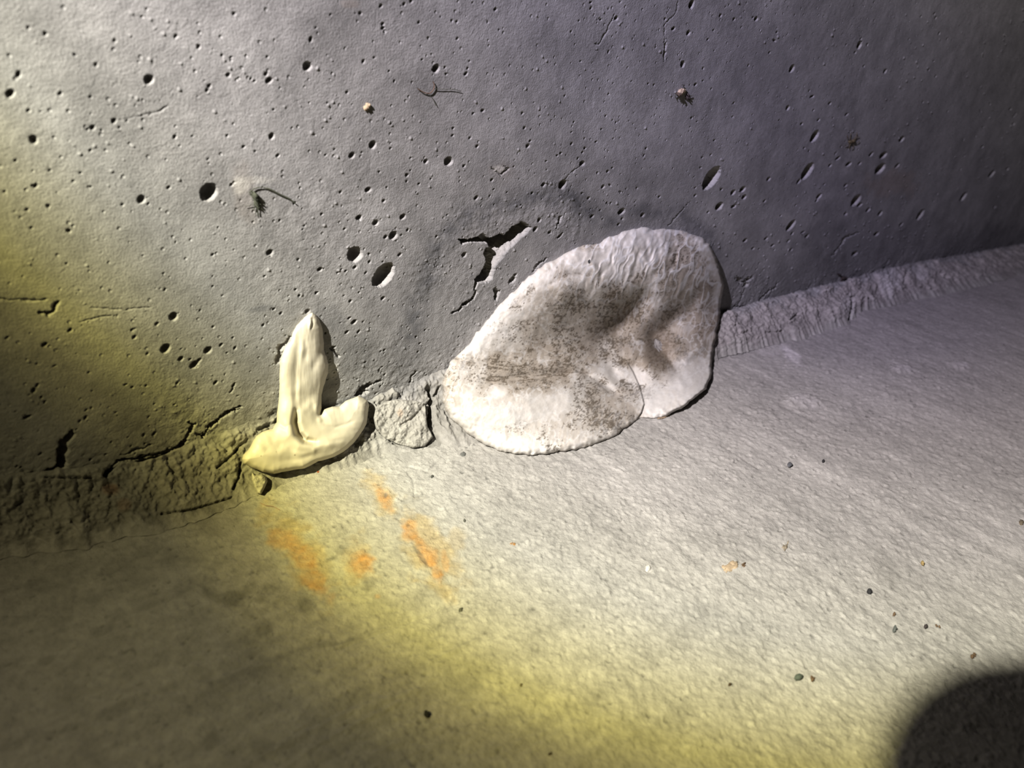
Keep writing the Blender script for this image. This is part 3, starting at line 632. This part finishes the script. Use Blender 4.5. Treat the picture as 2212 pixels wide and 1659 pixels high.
PUTTY = tr([(735,150),(770,140),(800,160),(830,200),(855,260),(862,320),(866,400),(868,460),(890,510),(910,580),(905,650),(882,720),(862,780),(850,840),
 (850,910),(842,1000),(868,965),(940,940),(1000,940),(1060,890),(1120,865),(1160,850),(1205,868),(1240,890),(1252,930),(1245,1010),(1232,1090),
 (1190,1165),(1140,1230),(1060,1310),(960,1370),(820,1410),(700,1470),(560,1490),(440,1515),(350,1500),(260,1465),(190,1430),(168,1390),(180,1350),
 (225,1310),(255,1250),(290,1190),(350,1150),(430,1130),(462,1080),(470,980),(480,900),(487,780),(490,640),(492,560),(510,490),(540,430),(580,380),
 (600,310),(640,240),(690,190)], 480, 640, 3.95)
def uc(pts): return tr(pts, 480, 640, 3.95)
PUTTY_STROKES = [
 (uc([(640,260),(650,420),(640,620),(625,820),(620,960)]), 6, -.0016), (uc([(700,360),(720,450),(705,560)]), 4, -.0009),
 (uc([(690,200),(740,215),(770,180)]), 4, -.0012), (uc([(770,170),(772,230),(755,290)]), 2.6, -.0016), (uc([(752,190),(750,290)]), 3, .0014),
 (uc([(560,460),(545,640),(545,900),(560,1080)]), 13, .0016), (uc([(690,380),(650,640),(650,900)]), 4, .0008),
 (uc([(790,300),(800,460),(840,560),(830,680)]), 9, .0014), (uc([(860,470),(800,560),(770,630)]), 6, -.0010),
 (uc([(660,950),(700,900),(780,850),(850,780)]), 9, -.0016), (uc([(700,1010),(760,960),(800,900)]), 7, -.0012),
 (uc([(630,980),(625,1080),(650,1170),(710,1230),(790,1245)]), 5, -.0085),    # the deep fold
 (uc([(800,910),(820,1000),(840,1080)]), 4, .0020), (uc([(845,930),(842,1020)]), 4, -.0020),
 (uc([(880,1100),(960,1120),(1060,1090),(1130,1060)]), 3, -.0009), (uc([(1120,1140),(1200,1150)]), 3, -.0007),
 (uc([(560,1100),(580,1190),(660,1270),(780,1300),(900,1260),(1060,1230)]), 10, .0034), (uc([(750,1240),(900,1240),(1060,1220)]), 4, -.0012),
 (uc([(470,1060),(520,1110),(550,1130)]), 4, -.0010), (uc([(300,1250),(360,1340),(480,1360),(560,1280)]), 7, .0016),
 (uc([(400,1140),(440,1250),(520,1280)]), 6, -.0010), (uc([(1150,880),(1210,920),(1215,1010)]), 8, .0022),
 (uc([(520,1400),(660,1390),(800,1340)]), 5, -.0010), (uc([(560,1320),(680,1350),(780,1330),(790,1290)]), 4, .0009),
 (uc([(920,1040),(1050,1000),(1140,930)]), 14, -.0014), (uc([(620,1060),(600,980),(590,800)]), 5, .0010),
]
def putty_h(X, Y, sd, sc):
    q = np.clip(sd/9, 0, 1); edge = np.sqrt(q*(2 - q)); e = 1 - np.exp(-sd/13.0)
    up = sstep(890, 850, Y); h = edge*(.0042 - .0008*up) + e*(.0062 - .0022*up)
    h = h + strokes(X, Y, [(a, w_*1.3, k_*(.8 if abs(k_) > .003 else .5)) for a, w_, k_ in PUTTY_STROKES])*np.clip(e*1.3, 0, 1)
    h = h + e*(.0005*fbm(X, Y, 34, 111, 2) + .00008*fbm(X, Y, 5, 112, 2, .6, sy=40)*sstep(930, 860, Y))
    h = h + .0003*edge*fbm(X, Y, 14, 113, 2)*np.exp(-sd/8)
    wv = np.sin((np.hypot(X - 640, Y - 915))/3.2 + 1.5*fbm(X, Y, 40, 114)); h = h + .00012*e*wv*sstep(660, 720, X)*sstep(920, 970, Y)
    return h
def putty_c(X, Y, sd, h):
    base = np.zeros(X.shape + (3,)) + np.array([.76, .69, .53])
    base *= (1 + .05*fbm(X, Y, 40, 121))[..., None]
    base = lerp(base, np.array([.72, .66, .58]), sstep(720, 640, Y + .0*X)*.3 + sstep(640, 690, X)*sstep(880, 800, Y)*.35)
    d = blobs(X, Y, [(637,1003 - 20,2,2,0,1),(564,985,1.6,1.6,0,1),(597,976,1.2,1.2,0,.8)], 0*X); base = lerp(base, np.array([.2, .15, .1]), d*.7)
    return base
putty = lump('cream_putty', PUTTY, putty_h, putty_c, M_putty, step=1.1, wob_=.6, k=.009, sink=.0015)
tag(putty, 'cream putty blob with an upright finger and two lobes, left of the white lump', 'putty')

# mortar chunk standing proud of the joint between the two lumps
CH = [(812,878),(832,868),(856,862),(900,866),(918,872),(920,896),(924,922),(936,944),(918,964),(892,968),(858,958),(830,946),(812,926),(806,902)]
def ch_h(X, Y, sd, sc):
    q = np.clip(sd/7, 0, 1)
    return np.sqrt(q*(2 - q))*(.0022 + .0026*fbm(X, Y, 34, 131, 4, .6)) + .0008*fbm(X, Y, 6, 132, 3) - .0022*np.exp(-(seg_dist(X, Y, [(925,868),(890,905),(868,918)])[0]/3)**2)
def ch_c(X, Y, sd, h):
    b = np.zeros(X.shape + (3,)) + np.array([.38, .36, .325]); b *= (1 + .2*fbm(X, Y, 20, 133, 4))[..., None]
    return lerp(b, np.array([.45, .28, .16]), blobs(X, Y, [(865,893,9,7,0,.35)], .4*fbm(X, Y, 6, 134)))
chunk = lump('mortar_chunk', CH, ch_h, ch_c, M_fillet, step=1.3, k=.002, sink=.0, parent=TRIM)
chunk['label'] = 'pale cracked chunk of mortar'

FL = [(544,1020),(552,1026),(566,1024),(576,1030),(578,1040),(572,1054),(564,1068),(556,1066),(549,1052),(543,1036)]
def fl_h(X, Y, sd, sc):
    q = np.clip(sd/7, 0, 1); return np.sqrt(q*(2 - q))*.0048 + .0006*fbm(X, Y, 8, 141, 3)
def fl_c(X, Y, sd, h):
    b = np.zeros(X.shape + (3,)) + np.array([.52, .49, .42]); return b*(1 + .15*fbm(X, Y, 9, 142, 3))[..., None]
tag(lump('mortar_flake', FL, fl_h, fl_c, M_fillet, step=1.2, k=.002), 'small grey leaf-shaped mortar flake below the left end of the cream putty', 'mortar')

# ------------------------------------------------------------------ crumbs and debris
def ico(sub=2):
    import bmesh
    bm = bmesh.new(); bmesh.ops.create_icosphere(bm, subdivisions=sub, radius=1)
    V = np.array([v.co[:] for v in bm.verts]); F = np.array([[v.index for v in f.verts] for f in bm.faces]); bm.free(); return V, F
IV, IF = ico(3)
mats = {}
def crumb_mat(c):
    if c not in mats: mats[c] = material('crumb_%d' % len(mats), c, .85, attr=False, fine=.0006, bump=.6, bdist=.0003, var=.25)
    return mats[c]
def crumb(name, px, py, a, b, g, hgt, colr, surf, seed, jag=.35, parts=1):
    """a, b semi axes in pixels, g tilt from vertical to the right; laid on the wall or floor"""
    f = on_wall if surf == 'wall' else on_floor
    t = math.radians(g); c = f(px, py)
    A = f(px + a*math.sin(t), py - a*math.cos(t)) - c; Bv = f(px + b*math.cos(t), py + b*math.sin(t)) - c
    n = np.array([0, -1, 0.]) if surf == 'wall' else np.array([0, 0, 1.])
    rng = np.random.RandomState(seed); Vs = []; Fs = []
    for k in range(parts):
        V = IV.copy()
        fr = rng.rand(6, 3)*4 + 1.5; ph = rng.rand(6)*6
        d = sum(np.sin(V @ fr[i]*1.3 + ph[i]) for i in range(6))/6
        V = V*(1 + jag*d*1.6)[:, None]
        s = 1 if parts == 1 else rng.uniform(.35, .65)
        o = np.zeros(2) if parts == 1 else rng.uniform(-.6, .6, 2)
        W = c + np.outer(V[:, 0]*s + o[0], A) + np.outer(V[:, 1]*s + o[1], Bv) + np.outer(V[:, 2]*s*hgt + hgt*.45*s, n)
        Fs.append(IF + len(IV)*k); Vs.append(W)
    V = np.concatenate(Vs); org = c
    o = mesh_from(name, V - org, np.concatenate(Fs), crumb_mat(colr)); o.location = org
    return o
BEI = (.50, .38, .25); BRN = (.16, .10, .055); BLK = (.025, .024, .026); GRY = (.26, .25, .25); OLV = (.09, .11, .09)
for i, (nm, x, y, a, b, g, h, c, s, j, n, lab, cat) in enumerate([
 ('dirt_crumb', 793, 228, 9, 8, 10, .0018, BEI, 'wall', .4, 3, 'single round beige crumb stuck on the upper wall left of centre', 'dirt'),
 ('dirt_crumb', 1573, 1226, 20, 11, 80, .0016, BEI, 'floor', .5, 6, 'largest beige crumbly clump lying on the floor right of centre', 'dirt'),
 ('dirt_crumb', 1607, 1222, 9, 5, 60, .0014, BRN, 'floor', .5, 3, 'small brown crumb just right of the largest beige clump on the floor', 'dirt'),
 ('dirt_crumb', 1696, 1178, 12, 6, 25, .0014, (.30, .25, .18), 'floor', .4, 3, 'upright grey-brown crumb on the floor above and right of the beige clump', 'dirt'),
 ('pebble', 1724, 1465, 9, 6, 85, .0016, OLV, 'floor', .2, 1, 'flat dark green pebble on the lower floor with a brown crumb beside it', 'pebble'),
 ('dirt_crumb', 1755, 1467, 8, 5, -10, .0016, BRN, 'floor', .5, 3, 'brown crumb immediately right of the dark green pebble', 'dirt'),
 ('dirt_crumb', 1578, 1479, 7, 6, 60, .0016, (.07, .045, .02), 'floor', .4, 2, 'dark brown crumb left of the dark green pebble', 'dirt'),
 ('pebble', 1877, 1280, 6, 4, -45, .0016, BLK, 'floor', .2, 1, 'bluish black grit on the floor right of the beige clump', 'pebble'),
 ('pebble', 1705, 1005, 5, 5, 60, .0012, (.12, .12, .13), 'floor', .2, 1, 'dark grey grit on the floor right of the large white lump', 'pebble'),
 ('pebble', 1778, 997, 3, 3, -45, .0010, BLK, 'floor', .2, 1, 'tiny black grit right of the dark grey grit beyond the white lump', 'pebble'),
 ('dirt_crumb', 2206, 1127, 10, 9, 10, .0020, (.15, .12, .08), 'floor', .4, 2, 'brown crumb on the floor at the right edge of the photo', 'dirt'),
 ('pebble', 922, 1546, 7, 5, -70, .0016, BLK, 'floor', .3, 1, 'black grit on the shadowed floor at bottom centre', 'pebble'),
 ('dirt_crumb', 2100, 1414, 7, 5, -30, .0014, BRN, 'floor', .5, 3, 'brown crumb on the floor just above the dark round shadow', 'dirt'),
 ('dirt_crumb', 2025, 1352, 7, 4, -30, .0012, BRN, 'floor', .5, 2, 'brown speck on the floor above and left of the crumb over the shadow', 'dirt'),
 ('pebble', 1999, 1354, 4, 4, 0, .0010, (.05, .04, .04), 'floor', .2, 1, 'dark speck at the left side of a brown speck on the lower right floor', 'pebble'),
 ('pebble', 1932, 1360, 7, 4, 10, .0012, (.12, .13, .12), 'floor', .3, 1, 'grey-green grit in the scuffed patch of the lower right floor', 'pebble'),
 ('dirt_crumb', 1931, 1328, 4, 3, 10, .0010, BRN, 'floor', .3, 1, 'tiny brown speck above the grey-green grit', 'dirt'),
 ('dirt_crumb', 1992, 1218, 5, 3, -30, .0012, (.35, .25, .10), 'floor', .3, 1, 'small ochre crumb on the middle right floor', 'dirt'),
 ('dirt_crumb', 1108, 1177, 7, 5, 60, .0014, (.38, .20, .07), 'floor', .5, 3, 'orange-brown crumb on the floor below the large white lump', 'dirt'),
 ('pebble', 1000, 983, 6, 5, 70, .0010, (.16, .16, .15), 'floor', .2, 1, 'round grey grit just below the left rim of the large white lump', 'pebble'),
 ('pebble', 1003, 1127, 4, 3, 0, .0010, (.10, .10, .08), 'floor', .2, 1, 'small dark grit right of the upper orange rust stain', 'pebble'),
 ('pebble', 933, 1032, 4, 3, 0, .0010, (.08, .08, .07), 'floor', .2, 1, 'small black grit on the floor between the rust stain and the joint', 'pebble'),
 ('pebble', 1399, 1230, 7, 6, 10, .0016, (.72, .68, .62), 'floor', .25, 1, 'single white grain on the floor right of centre', 'pebble'),
 ('dirt_crumb', 687, 1020, 5, 2.5, 75, .0008, (.40, .10, .03), 'floor', .3, 1, 'reddish flake on the floor directly under the cream putty', 'dirt'),
 ('dirt_crumb', 1125, 1484, 6, 5, 30, .0010, (.12, .10, .06), 'floor', .4, 2, 'faint brown crumb in the yellow rim of light, bottom centre', 'dirt'),
 ('dirt_crumb', 1188, 1630, 6, 5, 30, .0012, (.08, .06, .03), 'floor', .4, 2, 'dark crumb at the bottom edge right of centre', 'dirt'),
 ('pebble', 995, 1320, 6, 4, 60, .0010, (.09, .09, .07), 'floor', .3, 1, 'dark grit on the floor below the lowest rust stain', 'pebble'),
 ('dirt_crumb', 1430, 902, 15, 3.5, 75, .0012, (.34, .25, .17), 'floor', .5, 5, 'thin brown crumbs caught under the lower right rim of the white lump', 'dirt'),
]):
    tag(crumb(nm, x, y, a, b, g, h, c, s, 200 + i, j, n), lab, cat)

def tube(name, pts, rad, mat, parent=None, org=None, sides=6):
    P = np.array(pts, float); n = len(P); V = []; rad = np.broadcast_to(rad, n)
    for i in range(n):
        t = P[min(i + 1, n - 1)] - P[max(i - 1, 0)]; t /= np.linalg.norm(t) + 1e-12
        a = np.cross(t, [0, .3, 1.]); a /= np.linalg.norm(a) + 1e-12; b = np.cross(t, a)
        for k in range(sides):
            q = 2*math.pi*k/sides; V.append(P[i] + rad[i]*(a*math.cos(q) + b*math.sin(q)))
    F = [[i*sides + k, i*sides + (k + 1) % sides, (i + 1)*sides + (k + 1) % sides, (i + 1)*sides + k] for i in range(n - 1) for k in range(sides)]
    org = P[0] if org is None else org
    o = mesh_from(name, np.array(V) - org, F, mat, parent=parent)
    if parent is None: o.location = org
    return o
def smooth_px(pts, m=6):
    P = np.array(pts, float); out = []
    for i in range(len(P) - 1):
        p0, p1, p2, p3 = P[max(i - 1, 0)], P[i], P[i + 1], P[min(i + 2, len(P) - 1)]
        for t in np.linspace(0, 1, m, endpoint=False):
            out.append(.5*((2*p1) + (-p0 + p2)*t + (2*p0 - 5*p1 + 4*p2 - p3)*t*t + (-p0 + 3*p1 - 3*p2 + p3)*t**3))
    out.append(P[-1]); return np.array(out)
def wall_path(pts, lift=.0006, m=6):
    q = smooth_px(pts, m); W = on_wall(q[:, 0], q[:, 1]); W[:, 1] -= lift; return W
def c2(p): return tr(p, 740, 0, 2.989)
def c1(p): return tr(p, 0, 0, 2.989)
M_hair = material('brown_hair', (.14, .08, .05), .6, attr=False, bump=0)
M_thread = material('dark_thread', (.08, .08, .06), .8, attr=False, bump=0)
M_olive = material('olive_fluff', (.075, .08, .055), .95, attr=False, fine=.0006, bump=.8, var=.4)
tag(tube('hair', wall_path(c2([(480,570),(520,595),(560,600),(585,572),(588,545),(580,525)])), .00024, M_hair), 'curled brown hair stuck on the upper wall', 'hair')
tag(tube('thread', wall_path(c2([(590,572),(650,574),(710,576),(760,588)])), .00016, M_thread), 'straight dark fibre running right from the curled hair', 'thread')
tag(tube('thread', wall_path(c2([(550,600),(580,640),(600,680)])), .00018, M_thread), 'short thin fibre hanging below the curled hair', 'thread')
tag(tube('hair', [p + np.array([0, 0, .0006]) for p in on_floor(*np.array(smooth_px([(562,1088),(575,1094),(590,1096),(605,1104)])).T)], .00010,
    material('red_fibre', (.28, .11, .07), .6, attr=False, bump=0)), 'fine red fibre on the dim floor below the cream putty', 'hair')

# fluffy clump on the wall: body + frayed strands + long stalk
def clump():
    e = bpy.data.objects.new('cobweb_clump', None); COL.objects.link(e); o0 = on_wall(551, 432); e.location = o0
    tag(e, 'dark olive tangle of cobweb and dirt on the left wall with a long drooping strand', 'cobweb')
    c = crumb('body', 551, 432, 20, 9, -28, .0028, (.075, .08, .055), 'wall', 301, .6, 6)
    c.data.materials[0] = M_olive; c.location = np.array(c.location) - o0; c.parent = e
    tube('strand', wall_path(c1([(1600,1240),(1650,1208),(1720,1212),(1800,1250),(1860,1278),(1900,1310)]), .0012), [.00022]*12 + [.00038]*14 + [.00028]*5, M_olive, e, o0)
    rng = np.random.RandomState(5)
    for k in range(12):
        a = rng.uniform(0, 2*math.pi); l = rng.uniform(12, 24); sx_, sy_ = 551 + rng.uniform(-8, 10), 432 + rng.uniform(-12, 12)
        W = wall_path([(sx_, sy_), (sx_ + math.cos(a)*l*.5 + rng.uniform(-3, 3), sy_ + math.sin(a)*l*.5), (sx_ + math.cos(a)*l, sy_ + math.sin(a)*l)], .0012, 4)
        tube('strand', W, .00013, M_olive, e, o0, 5)
clump()

def husk():
    e = bpy.data.objects.new('insect_husk', None); COL.objects.link(e); o0 = on_wall(1474, 200); e.location = o0
    tag(e, 'crumpled pale beige insect husk with dark bits on the upper wall', 'insect')
    def sub(n, *a, **k):
        c = crumb(n, *a, **k); c.location = np.array(c.location) - o0; c.parent = e
    sub('body', 1474, 197, 12, 7, 55, .0030, (.55, .43, .30), 'wall', 311, .6, 5)
    sub('head', 1463, 203, 4, 4, 0, .0028, (.10, .07, .05), 'wall', 312, .4, 1)
    sub('abdomen', 1484, 208, 8, 4, -20, .0026, (.07, .055, .05), 'wall', 313, .6, 3)
    for p in ([(1464,200),(1456,206),(1458,212)], [(1468,204),(1464,211),(1466,215)], [(1480,210),(1486,216),(1489,219)], [(1478,192),(1474,186),(1472,182)], [(1484,204),(1490,207),(1492,204)]):
        tube('leg', wall_path(p, .0012, 4), .0003, M_thread, e, o0, 5)
husk()

def insect(name, cx, cy, segs, legs, lab, col, sz=1.0, surf=on_wall):
    e = bpy.data.objects.new(name, None); COL.objects.link(e); o0 = on_wall(cx, cy); e.location = o0; tag(e, lab, 'insect')
    for n, x, y, a, b, g, h in segs:
        c = crumb(n, x, y, a, b, g, h, col, 'wall', int(x), .2, 1); c.location = np.array(c.location) - o0; c.parent = e
    m = crumb_mat(col)
    for p in legs: tube('leg', wall_path(p, .0010, 4), .00028*sz, m, e, o0, 5)
insect('spider', 1838, 305, [('body', 1836, 306, 4.5, 3.5, 70, .0014), ('abdomen', 1842, 304, 4.5, 3, 50, .0016)],
       [[(1834,304),(1829,298),(1828,291)], [(1835,303),(1834,297),(1836,288)], [(1844,302),(1848,297),(1854,294)], [(1842,301),(1848,292),(1849,286)],
        [(1834,308),(1828,313),(1823,314)], [(1836,309),(1832,317),(1834,322)], [(1840,309),(1842,316),(1838,321)], [(1843,307),(1850,308),(1855,304)]],
       'small brown spider on the shaded right part of the wall', (.13, .10, .05))
insect('winged_insect', 1820, 600, [('body', 1821, 600, 5, 2.6, 60, .0018), ('wing', 1813, 594, 6.5, 2.2, -60, .0010), ('wing', 1816, 608, 6, 1.6, 15, .0010)],
       [[(1822,601),(1828,605),(1834,609)], [(1820,602),(1817,610),(1815,616)], [(1823,598),(1828,596)]],
       'dead dark winged insect at the wall foot right of the white lump', (.05, .035, .03))

# ------------------------------------------------------------------ unseen rounded slab added behind the lens to cast the lower right shadow
def blocker():
    Fc = on_floor(2168, 1652)                       # where the middle of the corner's curve falls on the floor
    t = .34; C0 = LP + (Fc - LP)*t
    Pa = LP + (on_floor(2268, 1652) - LP)*t; Pb = LP + (on_floor(2168, 1752) - LP)*t
    n = (Fc - LP)/np.linalg.norm(Fc - LP)
    u = Pa - C0; u -= n*(u @ n); u /= np.linalg.norm(u); v = Pb - C0; v -= n*(v @ n); v -= u*(v @ u); v /= np.linalg.norm(v)
    e = bpy.data.objects.new('shadow_blocker', None); COL.objects.link(e); e.location = C0
    tag(e, 'unseen black slab with rounded corners, added to cast the lower right floor shadow', 'blocker')
    def slab(name, W_, H_, r, z0, z1, col, ox=0, oy=0, rough=.4):
        pts = []
        for cx, cy, a0 in ((W_ - r, H_ - r, 0), (r, H_ - r, 90), (r, r, 180), (W_ - r, r, 270)):
            for k in range(13):
                a = math.radians(a0 + k*7.5); pts.append((cx + r*math.cos(a) + ox, cy + r*math.sin(a) + oy))
        m = len(pts); ch = .0012; V = []
        cx = np.mean([p[0] for p in pts]); cy = np.mean([p[1] for p in pts])
        for z, ins in ((z0, ch), (z0 + ch*.7, 0), (z1 - ch*.7, 0), (z1, ch)):
            for p in pts:
                d = math.hypot(p[0] - cx, p[1] - cy); q = 1 - ins/d
                V.append(u*(cx + (p[0] - cx)*q) + v*(cy + (p[1] - cy)*q) + n*z)
        import bmesh
        bm = bmesh.new(); vs = [bm.verts.new(p) for p in V]
        for L_ in range(3):
            for k in range(m): bm.faces.new((vs[L_*m + k], vs[L_*m + (k + 1) % m], vs[(L_ + 1)*m + (k + 1) % m], vs[(L_ + 1)*m + k]))
        bm.faces.new(vs[:m]); bm.faces.new(vs[3*m:]); bmesh.ops.recalc_face_normals(bm, faces=bm.faces)
        me = bpy.data.meshes.new(name); bm.to_mesh(me); bm.free()
        me.materials.append(material(name + '_mat', col, rough, attr=False, bump=0, var=0)); o = bpy.data.objects.new(name, me); COL.objects.link(o); o.parent = e
    o_ = -.017
    slab('body', .15, .075, .024, 0, .009, (.02, .02, .022), o_, o_)
    slab('blocker_front', .142, .067, .020, -.0006, .0002, (.01, .01, .012), o_ + .004, o_ + .004, .1)
    slab('blocker_back', .026, .026, .008, .0085, .0105, (.03, .03, .03), .10, .02, .3)
blocker()
